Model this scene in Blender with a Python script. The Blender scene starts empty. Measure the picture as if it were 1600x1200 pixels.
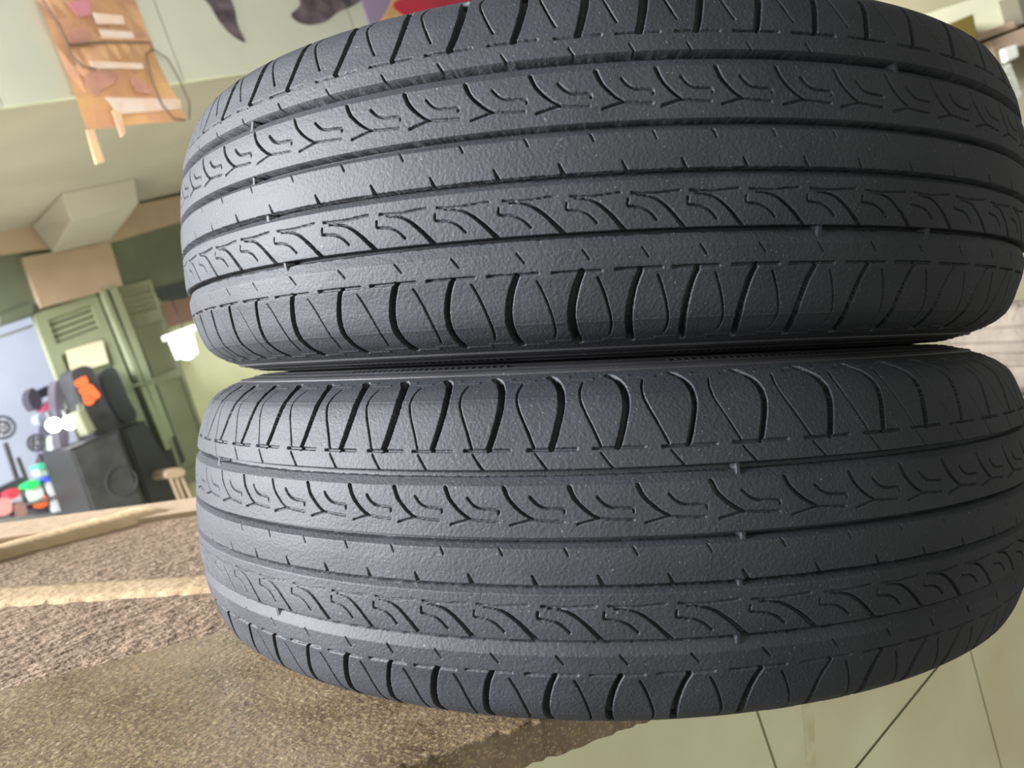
import bpy, bmesh, math, random
import numpy as np
from mathutils import Vector, Matrix

# ------------------------------------------------------------------ camera, world, lights
SH = 0.2774
F = 1220.8
YAW, PITCH, ROLL = -0.0988, -0.0322, -0.0437
CAM = Vector((0.0, -0.6686, -0.0890 + SH))

def cam_axes():
    fw = Vector((math.sin(YAW) * math.cos(PITCH), math.cos(YAW) * math.cos(PITCH), math.sin(PITCH)))
    r = Vector((math.cos(YAW), -math.sin(YAW), 0))
    u = r.cross(fw)
    r2 = r * math.cos(ROLL) + u * math.sin(ROLL)
    u2 = -r * math.sin(ROLL) + u * math.cos(ROLL)
    return r2, u2, fw
CR, CU, CF = cam_axes()
scn = bpy.context.scene
COL = scn.collection
cd = bpy.data.cameras.new('camera'); cam = bpy.data.objects.new('camera', cd); COL.objects.link(cam)
m = Matrix((CR, CU, -CF)).transposed().to_4x4(); m.translation = CAM
cam.matrix_world = m
cd.sensor_width = 36; cd.lens = 36 * F / 1600; cd.clip_start = 0.02; cd.clip_end = 100
cd.dof.use_dof = True; cd.dof.focus_distance = 0.42; cd.dof.aperture_fstop = 11
scn.camera = cam
scn.view_settings.view_transform = 'Standard'; scn.view_settings.look = 'None'
scn.view_settings.exposure = 0.0; scn.view_settings.gamma = 1; scn.view_settings.use_curve_mapping = False

w = bpy.data.worlds.new('world'); scn.world = w; w.use_nodes = True
w.node_tree.nodes['Background'].inputs[0].default_value = (1.0, 0.99, 0.90, 1)
w.node_tree.nodes['Background'].inputs[1].default_value = 0.31

def area(name, loc, target, sx, sy, power, col):
    l = bpy.data.lights.new(name, 'AREA'); l.shape = 'RECTANGLE'; l.size = sx; l.size_y = sy
    l.energy = power; l.color = col
    o = bpy.data.objects.new(name, l); COL.objects.link(o); o.location = loc
    o.rotation_euler = (Vector(target) - Vector(loc)).to_track_quat('-Z', 'Y').to_euler()
    return o
# daylight coming in from the open street side on the left
area('daylight', (-5.2, -1.9, 0.95), (-0.1, 0.0, 0.15), 3.0, 1.6, 2400, (0.95, 0.96, 1.0))
area('tile_fill_light', (0.9, -2.5, 0.55), (0.25, 0.2, -0.1), 1.2, 0.8, 21, (1.0, 0.98, 0.86))  # added low fill that brightens the tiled face, not an actual lamp

def ray(x, y):
    return (CR * ((x - 800) / F) - CU * ((y - 600) / F) + CF)

# ------------------------------------------------------------------ helpers
def tag(o, label=None, cat=None, group=None, kind=None):
    if label: o['label'] = label
    if cat: o['category'] = cat
    if group: o['group'] = group
    if kind: o['kind'] = kind
    return o
def empty(name, loc, label=None, cat=None, group=None):
    o = bpy.data.objects.new(name, None); COL.objects.link(o); o.location = loc
    o.empty_display_size = 0.05
    return tag(o, label, cat, group)
def link(name, me, mat, parent=None, smooth=False):
    o = bpy.data.objects.new(name, me); COL.objects.link(o)
    if mat: me.materials.append(mat)
    if smooth: me.polygons.foreach_set('use_smooth', np.ones(len(me.polygons), bool))
    if parent:
        o.parent = parent
        o.matrix_parent_inverse = Matrix.Translation(parent.location).inverted()
    return o
def from_bm(name, bm, mat, parent=None, smooth=False, bevel=0):
    bmesh.ops.recalc_face_normals(bm, faces=bm.faces)
    if bevel:
        bmesh.ops.bevel(bm, geom=list(bm.edges), offset=bevel, segments=2, affect='EDGES', profile=0.6)
    me = bpy.data.meshes.new(name); bm.to_mesh(me); bm.free()
    return link(name, me, mat, parent, smooth)

def nodes(mat):
    mat.use_nodes = True
    nt = mat.node_tree
    return nt, nt.nodes['Principled BSDF']
def mat(name, col, rough=0.6, noise=0.0, nscale=8, bump=0.0, bscale=60, col2=None, emit=None, estr=0, metal=0, spec=0.5, coat=0):
    m = bpy.data.materials.new(name); nt, b = nodes(m)
    b.inputs['Base Color'].default_value = (*col, 1); b.inputs['Roughness'].default_value = rough
    b.inputs['Metallic'].default_value = metal; b.inputs['Specular IOR Level'].default_value = spec
    b.inputs['Coat Weight'].default_value = coat
    tc = nt.nodes.new('ShaderNodeTexCoord')
    if noise or col2:
        n = nt.nodes.new('ShaderNodeTexNoise'); n.inputs['Scale'].default_value = nscale; n.inputs['Detail'].default_value = 5
        nt.links.new(tc.outputs['Object'], n.inputs['Vector'])
        mx = nt.nodes.new('ShaderNodeMix'); mx.data_type = 'RGBA'
        c2 = col2 if col2 else tuple(c * (1 - noise) for c in col)
        mx.inputs['A'].default_value = (*col, 1); mx.inputs['B'].default_value = (*c2, 1)
        rp = nt.nodes.new('ShaderNodeMapRange'); rp.inputs['From Min'].default_value = 0.35; rp.inputs['From Max'].default_value = 0.65
        nt.links.new(n.outputs['Fac'], rp.inputs['Value']); nt.links.new(rp.outputs['Result'], mx.inputs['Factor'])
        nt.links.new(mx.outputs['Result'], b.inputs['Base Color'])
    if bump:
        n2 = nt.nodes.new('ShaderNodeTexNoise'); n2.inputs['Scale'].default_value = bscale; n2.inputs['Detail'].default_value = 4
        nt.links.new(tc.outputs['Object'], n2.inputs['Vector'])
        bp = nt.nodes.new('ShaderNodeBump'); bp.inputs['Strength'].default_value = 1; bp.inputs['Distance'].default_value = bump
        nt.links.new(n2.outputs['Fac'], bp.inputs['Height']); nt.links.new(bp.outputs['Normal'], b.inputs['Normal'])
    if emit:
        b.inputs['Emission Color'].default_value = (*emit, 1); b.inputs['Emission Strength'].default_value = estr
    return m

def rubber(name, c1, c2, rough, bump):
    m = bpy.data.materials.new(name); nt, b = nodes(m); L = nt.links
    tc = nt.nodes.new('ShaderNodeTexCoord')
    n = nt.nodes.new('ShaderNodeTexNoise'); n.inputs['Scale'].default_value = 22; n.inputs['Detail'].default_value = 6
    L.new(tc.outputs['Object'], n.inputs['Vector'])
    mx = nt.nodes.new('ShaderNodeMix'); mx.data_type = 'RGBA'
    mx.inputs['A'].default_value = (*c1, 1); mx.inputs['B'].default_value = (*c2, 1)
    rp = nt.nodes.new('ShaderNodeMapRange'); rp.inputs['From Min'].default_value = 0.35; rp.inputs['From Max'].default_value = 0.65
    L.new(n.outputs['Fac'], rp.inputs['Value']); L.new(rp.outputs['Result'], mx.inputs['Factor'])
    # pale rubber crumbs and dust specks
    v = nt.nodes.new('ShaderNodeTexNoise'); v.inputs['Scale'].default_value = 900; v.inputs['Detail'].default_value = 2
    L.new(tc.outputs['Object'], v.inputs['Vector'])
    r2 = nt.nodes.new('ShaderNodeMapRange'); r2.inputs['From Min'].default_value = 0.69; r2.inputs['From Max'].default_value = 0.76
    L.new(v.outputs['Fac'], r2.inputs['Value'])
    mx2 = nt.nodes.new('ShaderNodeMix'); mx2.data_type = 'RGBA'; mx2.inputs['B'].default_value = (0.11, 0.11, 0.11, 1)
    L.new(r2.outputs['Result'], mx2.inputs['Factor']); L.new(mx.outputs['Result'], mx2.inputs['A'])
    L.new(mx2.outputs['Result'], b.inputs['Base Color'])
    b.inputs['Roughness'].default_value = rough; b.inputs['Specular IOR Level'].default_value = 0.38
    n3 = nt.nodes.new('ShaderNodeTexNoise'); n3.inputs['Scale'].default_value = 620; n3.inputs['Detail'].default_value = 3
    L.new(tc.outputs['Object'], n3.inputs['Vector'])
    bp = nt.nodes.new('ShaderNodeBump'); bp.inputs['Distance'].default_value = bump
    L.new(n3.outputs['Fac'], bp.inputs['Height']); L.new(bp.outputs['Normal'], b.inputs['Normal'])
    return m
M_RUB = rubber('worn_black_rubber', (0.0105, 0.0118, 0.0155), (0.0165, 0.0183, 0.023), 0.66, 0.0003)
M_SIDE = rubber('sidewall_rubber', (0.016, 0.016, 0.018), (0.024, 0.024, 0.027), 0.5, 0.0001)
M_LINER = mat('inner_liner_rubber', (0.02, 0.02, 0.02), 0.6, 0.3)
M_DUSTY = rubber('dusty_brown_rubber', (0.095, 0.078, 0.06), (0.14, 0.118, 0.092), 0.8, 0.0003)

# ------------------------------------------------------------------ tyres
PROF = np.array([(0, .3150), (.03, .3137), (.0526, .3103), (.060, .30777), (.068, .3051), (.075, .3016),
                 (.081, .2947), (.0855, .2850), (.0895, .2740), (.0922, .2600), (.0932, .2450)])
def smooth_profile():
    # cumulative arc parameter, lightly smoothed
    z = np.concatenate([-PROF[::-1, 0], PROF[1:, 0]]); r = np.concatenate([PROF[::-1, 1], PROF[1:, 1]])
    s = np.concatenate([[0], np.cumsum(np.hypot(np.diff(z), np.diff(r)))])
    ss = np.linspace(0, s[-1], 1600)
    zz = np.interp(ss, s, z); rr = np.interp(ss, s, r)
    k = np.hanning(61); k /= k.sum()
    zp = np.convolve(np.pad(zz, 30, mode='reflect', reflect_type='odd'), k, 'valid')
    rp = np.convolve(np.pad(rr, 30, mode='reflect', reflect_type='odd'), k, 'valid')
    return zp, rp
PZ, PR = smooth_profile()

def vnoise(shape, step, rng):
    # smooth value noise on a grid, |value| <= 1, feature size = step samples
    h = int(shape[0] / step) + 3; w_ = int(shape[1] / step) + 3
    g = rng.uniform(-1, 1, (h, w_))
    y = np.arange(shape[0]) / step; x = np.arange(shape[1]) / step
    yi = y.astype(int); xi = x.astype(int); fy = y - yi; fx = x - xi
    fy = (fy * fy * (3 - 2 * fy))[:, None]; fx = (fx * fx * (3 - 2 * fx))[None]
    a = g[yi][:, xi]; b = g[yi][:, xi + 1]; c = g[yi + 1][:, xi]; d = g[yi + 1][:, xi + 1]
    return (a * (1 - fx) + b * fx) * (1 - fy) + (c * (1 - fx) + d * fx) * fy

# tread features in one pitch: (points (u, z mm), width start mm, width end mm, depth mm)
def features(full_tick):
    Ft = []
    A = lambda pts, w0, w1, d: Ft.append((np.array(pts, float), w0, w1, d))
    # lower shoulder
    A([(.045, -53.2), (-.03, -57.5), (-.085, -62), (-.13, -67), (-.155, -72), (-.155, -76), (-.13, -80.5), (-.07, -84.2)], 2.3, 3.6, 4.2)
    A([(.335, -56), (.41, -60.7), (.49, -67.6), (.55, -74.5), (.56, -79), (.53, -82)], .7, .8, 2)
    A([(-.395, -52.8), (.39, -52.8)], 1.25, 1.25, 1.8)
    A([(.062, -43.4), (.17, -47.8)], .7, .45, 1.6)
    # lower patterned rib
    A([(-.1, -19.2), (.08, -19.7), (.3, -19.9), (.5, -19.3), (.71, -18.9)], .9, .7, 1.4)
    A([(.0, -20.6), (.15, -20.9), (.30, -22.0), (.44, -24.8), (.59, -29.0), (.70, -32.7), (.81, -36.4)], .35, 1.9, 2.6)
    A([(-.155, -22.3), (-.17, -25.3), (-.08, -25.6), (.08, -26.2), (.21, -28.4), (.315, -32.0)], .8, .9, 1.8)
    # centre rib
    A([(.78, -5.2), (.845, -9.9)], .5, 1.8, 1.8)
    A([(.29, 7.6), (.345, 4.0)], .7, .5, 1.4)
    # upper patterned rib
    A([(.485, 18.4), (.64, 19.6), (.83, 21.1), (1.03, 20.4), (1.30, 19.9)], .9, .9, 1.5)
    A([(.40, 35.5), (.463, 30.8), (.54, 27.9), (.62, 25.5), (.72, 23.0), (.83, 21.2)], 1.7, .9, 2.6)
    A([(.81, 31), (.89, 28.2), (.96, 26.8), (1.037, 26.0), (1.18, 25.7), (1.32, 25.5), (1.32, 23.6)], 1.0, .8, 1.8)
    # upper shoulder
    if full_tick: A([(-.12, 50.8), (-.03, 47), (.07, 43.0)], .6, .8, 1.8)
    else: A([(-.025, 47.2), (.064, 42.8)], .5, .7, 1.6)
    A([(-.22, 52.6), (.52, 52.6)], 1.2, 1.2, 1.8)
    A([(.15, 53), (.21, 58.5), (.26, 64.2), (.305, 70), (.315, 75), (.29, 80), (.20, 83.6), (.09, 85.0)], 2.6, 3.8, 4.2)
    lo = 53.5 if full_tick else 58.5
    A([(.87 - (lo - 53.5) * .011, lo), (.76, 61.5), (.64, 69.2), (.57, 74.5), (.565, 79), (.62, 82.5)], .8, .7, 2.2)
    return Ft
GROOVES = [(43.6, 36.2, 7.5, 4.1), (12.4, 7.2, 7.0, 2.3), (-9.5, -14.0, 6.5, 2.4), (-35.6, -43.4, 7.0, 5.3)]

def make_tread_mesh(bounds, seed, full_tick, dz, dth, fine=80.0, extra_bars=()):
    rng = np.random.default_rng(seed)
    # pitch boundaries all round (degrees, 0 = towards the viewer)
    b = list(bounds)
    while b[0] > -175: b.insert(0, b[0] - 5.55)
    while b[-1] < 180: b.append(b[-1] + 5.55)
    b = np.array(b)
    # rows: equal arc steps
    seg = np.concatenate([[0], np.cumsum(np.hypot(np.diff(PZ), np.diff(PR)))])
    i0 = np.argmin(abs(PZ + .0868)); i1 = np.argmin(abs(PZ - .0868))
    n = int((seg[i1] - seg[i0]) / (dz * .001)) + 1
    sv = np.linspace(seg[i0], seg[i1], n)
    z = np.interp(sv, seg, PZ); r = np.interp(sv, seg, PR)
    tz = np.gradient(z, sv); tr = np.gradient(r, sv)
    nl = np.hypot(tz, tr); nr, nz = tz / nl, -tr / nl
    step = math.degrees(dth * .001 / .315)
    th = np.concatenate([np.arange(-fine, fine, step), np.arange(fine, 360 - fine, 0.6)])
    thn = np.where(th > 180, th - 360, th)
    zm = z * 1000
    H = np.zeros((n, len(th)), np.float32)
    edge = vnoise(H.shape, 4, rng) * .08 + vnoise(H.shape, 11, rng) * .08
    wall = .32
    def carve(rs, cs, d, depth):
        k = np.clip(d / wall + .5, 0, 1); k = k * k * (3 - 2 * k)
        sub = H[rs, cs]; np.minimum(sub, (-depth * k).astype(np.float32), out=sub)
    # circumferential grooves: steep upper wall, sloped lower wall
    for (a, c, dp, slope) in GROOVES:
        rs = slice(np.searchsorted(zm, c - 2), np.searchsorted(zm, a + 2))
        zz = zm[rs][:, None]; e = edge[rs]
        up = np.clip((a - zz + e * .5) / .4, 0, 1); lo_ = np.clip((zz - c + e * .6) / slope, 0, 1)
        kk = np.minimum(up * up * (3 - 2 * up), np.clip((zz - c - slope + e) / .5, 0, 1))   # deep slot under the upper edge
        fl = np.minimum(up, lo_) * 2.6                                                          # worn sloping flank below it
        H[rs] = np.minimum(H[rs], -np.maximum(dp * kk, fl))
    FT = features(full_tick)
    for i in range(len(b) - 1):
        for (pts, w0, w1, dp) in FT:
            pj = rng.normal(0, .010, 2); jz = rng.normal(0, .12)
            wj = float(np.clip(rng.normal(1, .12), .7, 1.35))
            def warp(u):
                u = u + pj[0]
                k = np.clip(np.floor(u).astype(int) + i, 0, len(b) - 2)
                return b[k] + (u + i - k) * (b[k + 1] - b[k])
            q = pts.copy()
            # curve through the points
            m_ = max(2, int(len(q) * 5)) if len(q) > 2 else 2
            t = np.arange(len(q)); tt = np.linspace(0, len(q) - 1, m_)
            qu = np.interp(tt, t, q[:, 0]); qz = np.interp(tt, t, q[:, 1])
            if len(q) > 3:
                for _ in range(4):
                    qu[1:-1] = .25 * qu[:-2] + .5 * qu[1:-1] + .25 * qu[2:]; qz[1:-1] = .25 * qz[:-2] + .5 * qz[1:-1] + .25 * qz[2:]
            tx = warp(qu); qz = qz + jz
            if tx.max() < -fine - 3 or tx.min() > fine + 3:
                if tx.max() > 178: continue
            c0 = tx.min() - .7; c1 = tx.max() + .7
            if c1 > 180 - 1 or c0 < -179: continue
            # columns are increasing in th (th>180 wraps)
            if c0 < -fine: lo_t, hi_t = (c0 + 360, c1 + 360) if c1 < -fine else (c0, c1)
            else: lo_t, hi_t = c0, c1
            cs = slice(np.searchsorted(th, lo_t), np.searchsorted(th, hi_t))
            zlo, zhi = qz.min() - 3, qz.max() + 3
            rs = slice(np.searchsorted(zm, zlo), np.searchsorted(zm, zhi))
            if cs.stop <= cs.start or rs.stop <= rs.start: continue
            rloc = r[rs].mean() * 1000 * math.pi / 180
            X = thn[cs][None] * rloc; Y = sv[rs][:, None] * 1000
            qy = np.interp(qz, zm, sv * 1000); qx = tx * rloc
            best = np.full((rs.stop - rs.start, cs.stop - cs.start), -9.0)
            for j in range(len(qx) - 1):
                ax, ay, bx, by = qx[j], qy[j], qx[j + 1], qy[j + 1]
                L2 = (bx - ax) ** 2 + (by - ay) ** 2 + 1e-9
                s = np.clip(((X - ax) * (bx - ax) + (Y - ay) * (by - ay)) / L2, 0, 1)
                d = np.hypot(X - ax - s * (bx - ax), Y - ay - s * (by - ay))
                ww = (w0 + (w1 - w0) * ((j + s) / (len(qx) - 1))) * wj
                best = np.maximum(best, ww / 2 - d)
            carve(rs, cs, best + edge[rs, cs], dp)
    # wear bars: small bridges in the four long grooves
    for (gi, tb) in extra_bars:
        a, c, dp, slope = GROOVES[gi]
        rs = slice(np.searchsorted(zm, c), np.searchsorted(zm, a)); cs = slice(np.searchsorted(th, tb - .22), np.searchsorted(th, tb + .22))
        H[rs, cs] = np.maximum(H[rs, cs], -1.1)
    # mould seam on both shoulders, fine burrs and small nicks
    for zc in (-75.6, 76.2):
        H += (.16 * np.exp(-((zm - zc) / .28) ** 2))[:, None].astype(np.float32)
    land = H > -.4
    inner = (abs(zm) < 75)[:, None]
    rough = vnoise(H.shape, 2.2, rng) * .034 + vnoise(H.shape, 5, rng) * .03 + vnoise(H.shape, 60, rng) * .16
    H += np.where(land & inner, rough, rough * .3).astype(np.float32)
    # outer dashes next to the shoulder ring (thin raised lips)
    for sgn, zc in ((-1, -84.6), (1, 84.9)):
        for i in range(len(b) - 1):
            p = b[i + 1] - b[i]
            for (u0, u1, o_) in ((-.05, .42, 0), (.38, .82, 1.1)):
                t0, t1 = b[i] + u0 * p, b[i] + u1 * p
                if t0 < -fine or t1 > fine: continue
                cs = slice(np.searchsorted(th, t0), np.searchsorted(th, t1))
                zz = zc + sgn * -o_
                H[:, cs] += (.35 * np.exp(-((zm - zz) / .3) ** 2))[:, None].astype(np.float32)
    Rr = r[:, None] + H * .001 * nr[:, None]; Zr = z[:, None] + H * .001 * nz[:, None]
    T = np.radians(th - 90)[None]
    co = np.stack([Rr * np.cos(T), Rr * np.sin(T), Zr], -1).astype(np.float32)
    return grid_mesh('tread', co, closed=True)

def grid_mesh(name, co, closed):
    n, k = co.shape[:2]
    I = np.arange(n * k, dtype=np.int32).reshape(n, k)
    if closed: a = I[:-1]; bq = np.roll(I, -1, 1)[:-1]; c = np.roll(I, -1, 1)[1:]; d = I[1:]
    else: a = I[:-1, :-1]; bq = I[:-1, 1:]; c = I[1:, 1:]; d = I[1:, :-1]
    q = np.stack([a, bq, c, d], -1).reshape(-1, 4)
    me = bpy.data.meshes.new(name)
    me.vertices.add(n * k); me.vertices.foreach_set('co', co.reshape(-1))
    me.loops.add(q.size); me.loops.foreach_set('vertex_index', q.reshape(-1))
    me.polygons.add(len(q)); me.polygons.foreach_set('loop_start', np.arange(0, q.size, 4, dtype=np.int32))
    me.polygons.foreach_set('use_smooth', np.ones(len(q), bool))
    me.update(calc_edges=True)
    return me

def sidewall_mesh(sgn, detailed=True):
    i1 = np.argmin(abs(PZ - .0868)); prof = [(PR[i], PZ[i]) for i in range(i1, 1600, 5)]
    prof += [(.2380, .0926), (.229, .0905), (.219, .0868), (.209, .082), (.202, .078), (.197, .074), (.193, .070), (.1905, .066), (.1905, .058)]
    prof = np.array(prof)
    s = np.concatenate([[0], np.cumsum(np.hypot(*np.diff(prof, axis=0).T))])
    n = 330 if detailed else 60
    sv = np.linspace(0, s[-1], n); r = np.interp(sv, s, prof[:, 0]); z = np.interp(sv, s, prof[:, 1])
    k = 1800 if detailed else 200
    th = np.linspace(0, 360, k, endpoint=False); T = np.radians(th - 90)
    tz = np.gradient(z, sv); tr = np.gradient(r, sv); nl = np.hypot(tz, tr); nr, nz = tz / nl, -tr / nl
    H = np.zeros((n, k))
    def ring(rc, w_, h): H[:] += (h * np.exp(-((r - rc) / w_) ** 4))[:, None]
    ring(.2796, .0009, 1.1); ring(.2762, .0005, .5); ring(.2700, .0007, .6); ring(.2610, .0006, .5); ring(.2560, .0007, .25); ring(.215, .001, .6); ring(.206, .001, .5)
    # a band of short radial serrations
    band = np.exp(-((r - .2650) / .0022) ** 8)[:, None]
    H += band * .6 * (np.sin(T * 420)[None] > 0.1) * (np.sin(T * 9)[None] > -.2)
    Rr = r[:, None] + H * .001 * nr[:, None]; Zr = (z[:, None] + H * .0009 * nz[:, None]) * sgn
    co = np.stack([Rr * np.cos(T)[None], Rr * np.sin(T)[None], np.clip(Zr, -.0932, .0932)], -1).astype(np.float32)
    if sgn < 0: co = co[:, ::-1]
    return grid_mesh('sidewall', co, True)
def liner_mesh():
    pr = np.array([(.1905, -.058), (.200, -.068), (.225, -.082), (.26, -.083), (.285, -.070), (.298, -.04), (.301, 0), (.298, .04), (.285, .07), (.26, .083), (.225, .082), (.200, .068), (.1905, .058)])
    t = np.linspace(0, 12, 49); r = np.interp(t, range(13), pr[:, 0]); z = np.interp(t, range(13), pr[:, 1])
    T = np.linspace(0, 2 * math.pi, 180, endpoint=False)
    co = np.stack([r[:, None] * np.cos(T), r[:, None] * np.sin(T), z[:, None] + 0 * T], -1).astype(np.float32)[:, ::-1]
    return grid_mesh('inner_liner', co, True)

BU = [-59.2, -53.4, -47.67, -41.95, -36.04, -29.87, -23.53, -17.31, -11.75, -6.03, -.49, 4.52, 9.37, 14.44, 19.97, 25.51, 31.21, 37.32, 43.92, 50.1, 56]
# lower-tyre boundaries, from the lower shoulder grooves / upper ones minus their offset
BL = [-59.3, -53.6, -47.6, -41.34, -36.02, -30.34, -24.95, -19.95, -15.0, -9.85, -4.20, 1.35, 7.3, 13.6, 20.2, 26.0, 31.6, 37.2, 43, 49, 55]
SL = sidewall_mesh(-1); SU = sidewall_mesh(1); LN = liner_mesh()
def tyre(loc, label, mesh, group=None, rm=M_RUB, sm=M_SIDE, su=SU, sl=SL):
    t = empty('tyre', loc, label, 'tyre', group)
    for nm, me, mt in (('tread', mesh, rm), ('sidewall', su, sm), ('sidewall', sl, sm), ('inner_liner', LN, M_LINER)):
        o = bpy.data.objects.new(nm, me); COL.objects.link(o); o.parent = t
        if not me.materials: me.materials.append(mt)
    return t
bars = [(0, -34.5), (1, -34), (2, -32), (3, -30.2), (0, 29.5), (3, 20.5), (3, 33)]
barsL = [(0, 12.3), (1, 12.4), (2, 12), (3, 11.8), (0, -47), (3, -34.5)]
tu = tyre((0, 0, .2796), 'worn black car tyre lying flat on top of the other large tyre', make_tread_mesh(BU, 3, False, .36, .36, extra_bars=bars))
tl = tyre((0, 0, .0932), 'worn black car tyre lying flat on the terrazzo slab under the other tyre', make_tread_mesh(BL, 8, True, .36, .36, extra_bars=barsL))

# ------------------------------------------------------------------ the slab and the rough ledge (z = 0 is the slab top)
def on_z(x, y, z=0.0):
    d = ray(x, y); t = (z - CAM.z) / d.z
    return CAM + d * t
def terrazzo():
    m = bpy.data.materials.new('terrazzo'); nt, b = nodes(m); L = nt.links
    tc = nt.nodes.new('ShaderNodeTexCoord')
    wn = nt.nodes.new('ShaderNodeTexNoise'); wn.inputs['Scale'].default_value = 240
    L.new(tc.outputs['Object'], wn.inputs['Vector'])
    wa = nt.nodes.new('ShaderNodeVectorMath'); wa.operation = 'MULTIPLY_ADD'; wa.inputs[1].default_value = (.006, .006, .002)
    L.new(wn.outputs['Color'], wa.inputs[0]); L.new(tc.outputs['Object'], wa.inputs[2])
    facs = []
    for sc, th_, lo_ in ((260, .36, .45), (520, .42, .35)):
        v = nt.nodes.new('ShaderNodeTexVoronoi'); v.inputs['Scale'].default_value = sc
        L.new(wa.outputs[0], v.inputs['Vector'])
        chip = nt.nodes.new('ShaderNodeMapRange'); chip.inputs['From Min'].default_value = th_ + .08; chip.inputs['From Max'].default_value = th_ - .08
        L.new(v.outputs['Distance'], chip.inputs['Value'])
        sep = nt.nodes.new('ShaderNodeSeparateColor'); L.new(v.outputs['Color'], sep.inputs[0])
        gt = nt.nodes.new('ShaderNodeMath'); gt.operation = 'GREATER_THAN'; gt.inputs[1].default_value = lo_
        L.new(sep.outputs[0], gt.inputs[0])
        mu_ = nt.nodes.new('ShaderNodeMath'); mu_.operation = 'MULTIPLY'; L.new(chip.outputs[0], mu_.inputs[0]); L.new(gt.outputs[0], mu_.inputs[1])
        facs.append(mu_)
    mu = nt.nodes.new('ShaderNodeMath'); mu.operation = 'MAXIMUM'; L.new(facs[0].outputs[0], mu.inputs[0]); L.new(facs[1].outputs[0], mu.inputs[1])
    mm = nt.nodes.new('ShaderNodeMath'); mm.operation = 'MULTIPLY'; mm.inputs[1].default_value = .46; L.new(mu.outputs[0], mm.inputs[0]); mu = mm
    cr = nt.nodes.new('ShaderNodeValToRGB'); e = cr.color_ramp.elements
    e[0].color = (.27, .20, .11, 1); e[1].color = (.50, .43, .31, 1); e.new(.5).color = (.38, .30, .13, 1)
    L.new(sep.outputs[1], cr.inputs[0])
    n = nt.nodes.new('ShaderNodeTexNoise'); n.inputs['Scale'].default_value = 14; n.inputs['Detail'].default_value = 8; n.inputs['Roughness'].default_value = .7
    L.new(tc.outputs['Object'], n.inputs['Vector'])
    bs = nt.nodes.new('ShaderNodeValToRGB'); e = bs.color_ramp.elements
    e[0].position = .35; e[0].color = (.10, .066, .038, 1); e[1].position = .68; e[1].color = (.27, .195, .125, 1)
    L.new(n.outputs['Fac'], bs.inputs[0])
    mx = nt.nodes.new('ShaderNodeMix'); mx.data_type = 'RGBA'
    L.new(mu.outputs[0], mx.inputs['Factor']); L.new(bs.outputs[0], mx.inputs['A']); L.new(cr.outputs[0], mx.inputs['B'])
    L.new(mx.outputs['Result'], b.inputs['Base Color']); b.inputs['Roughness'].default_value = .34
    n2 = nt.nodes.new('ShaderNodeTexNoise'); n2.inputs['Scale'].default_value = 260; n2.inputs['Detail'].default_value = 4
    L.new(tc.outputs['Object'], n2.inputs['Vector'])
    bp = nt.nodes.new('ShaderNodeBump'); bp.inputs['Distance'].default_value = .0006
    L.new(n2.outputs['Fac'], bp.inputs['Height']); L.new(bp.outputs['Normal'], b.inputs['Normal'])
    return m
M_TERR = terrazzo()
M_MORT = mat('rough_mortar', (.25, .175, .112), .85, bump=.0018, bscale=210, col2=(.20, .138, .086), nscale=40)
M_STRIP = mat('cream_cement_strip', (.47, .35, .21), .7, bump=.001, bscale=120, col2=(.40, .29, .165), nscale=20)
M_SMOOTH = mat('smooth_beige_cement', (.36, .27, .18), .7, bump=.001, bscale=60, col2=(.42, .31, .21), nscale=12)

def prism_z(name, pts, z1, z0, material, parent=None, bevel=0, kind=None):
    bm = bmesh.new()
    top = [bm.verts.new((p[0], p[1], z1)) for p in pts]; bot = [bm.verts.new((p[0], p[1], z0)) for p in pts]
    bm.faces.new(top); bm.faces.new(bot[::-1]); n = len(pts)
    for i in range(n): bm.faces.new((top[i], bot[i], bot[(i + 1) % n], top[(i + 1) % n]))
    o = from_bm(name, bm, material, parent, bevel=bevel)
    if kind: o['kind'] = kind
    return o
e1 = on_z(640, 1196); e2 = on_z(830, 1132); ed = (e2 - e1).normalized()
c1 = on_z(0, 1078); c2 = on_z(350, 985); cdir = (c2 - c1).normalized()
fA = on_z(0, 822); fB = on_z(300, 782); fd = (fB - fA).normalized()
crng = random.Random(4); ein = Vector((-ed.y, ed.x, 0))
chips = [e1 + ed * t + ein * max(0, crng.gauss(.0012, .0012)) for t in np.linspace(-.1, .32, 90)]
slab_pts = [e1 - ed * .6, *chips, e1 + ed * .62, e1 + ed * .62 + Vector((-.12, .30, 0)), c1 + cdir * .75, c1 - cdir * .6]
slab = prism_z('terrazzo_slab', slab_pts, 0, -.022, M_TERR, bevel=.0015)
tag(slab, 'speckled brown terrazzo slab carrying the two stacked tyres, chipped front edge', 'slab')
# rough ledge behind it, displaced grid
def rough_patch(name, a, b_, c, d, nx, ny, amp, z, material, seed, thick=.05):
    rng = np.random.default_rng(seed)
    U = np.linspace(0, 1, nx)[None, :, None]; V = np.linspace(0, 1, ny)[:, None, None]
    A_, B_, C_, D_ = (np.array(p[:2]) for p in (a, b_, c, d))
    P = (A_ * (1 - U) + B_ * U) * (1 - V) + (D_ * (1 - U) + C_ * U) * V
    Hh = (vnoise((ny, nx), 3, rng) * .5 + vnoise((ny, nx), 7, rng) * .6 + vnoise((ny, nx), 40, rng) * .8) * amp
    co = np.concatenate([P, (z + Hh)[..., None]], -1)
    # skirt
    co[0, :, 2] = z - thick; co[-1, :, 2] = z - thick; co[:, 0, 2] = z - thick; co[:, -1, 2] = z - thick
    me = grid_mesh(name, co.astype(np.float32), False)
    return link(name, me, material)
ledge = rough_patch('floor', c1 - cdir * .6, c1 + cdir * .75, fB + fd * .75, fA - fd * .6, 560, 400, .0008, -.002, M_MORT, 5)
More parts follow.
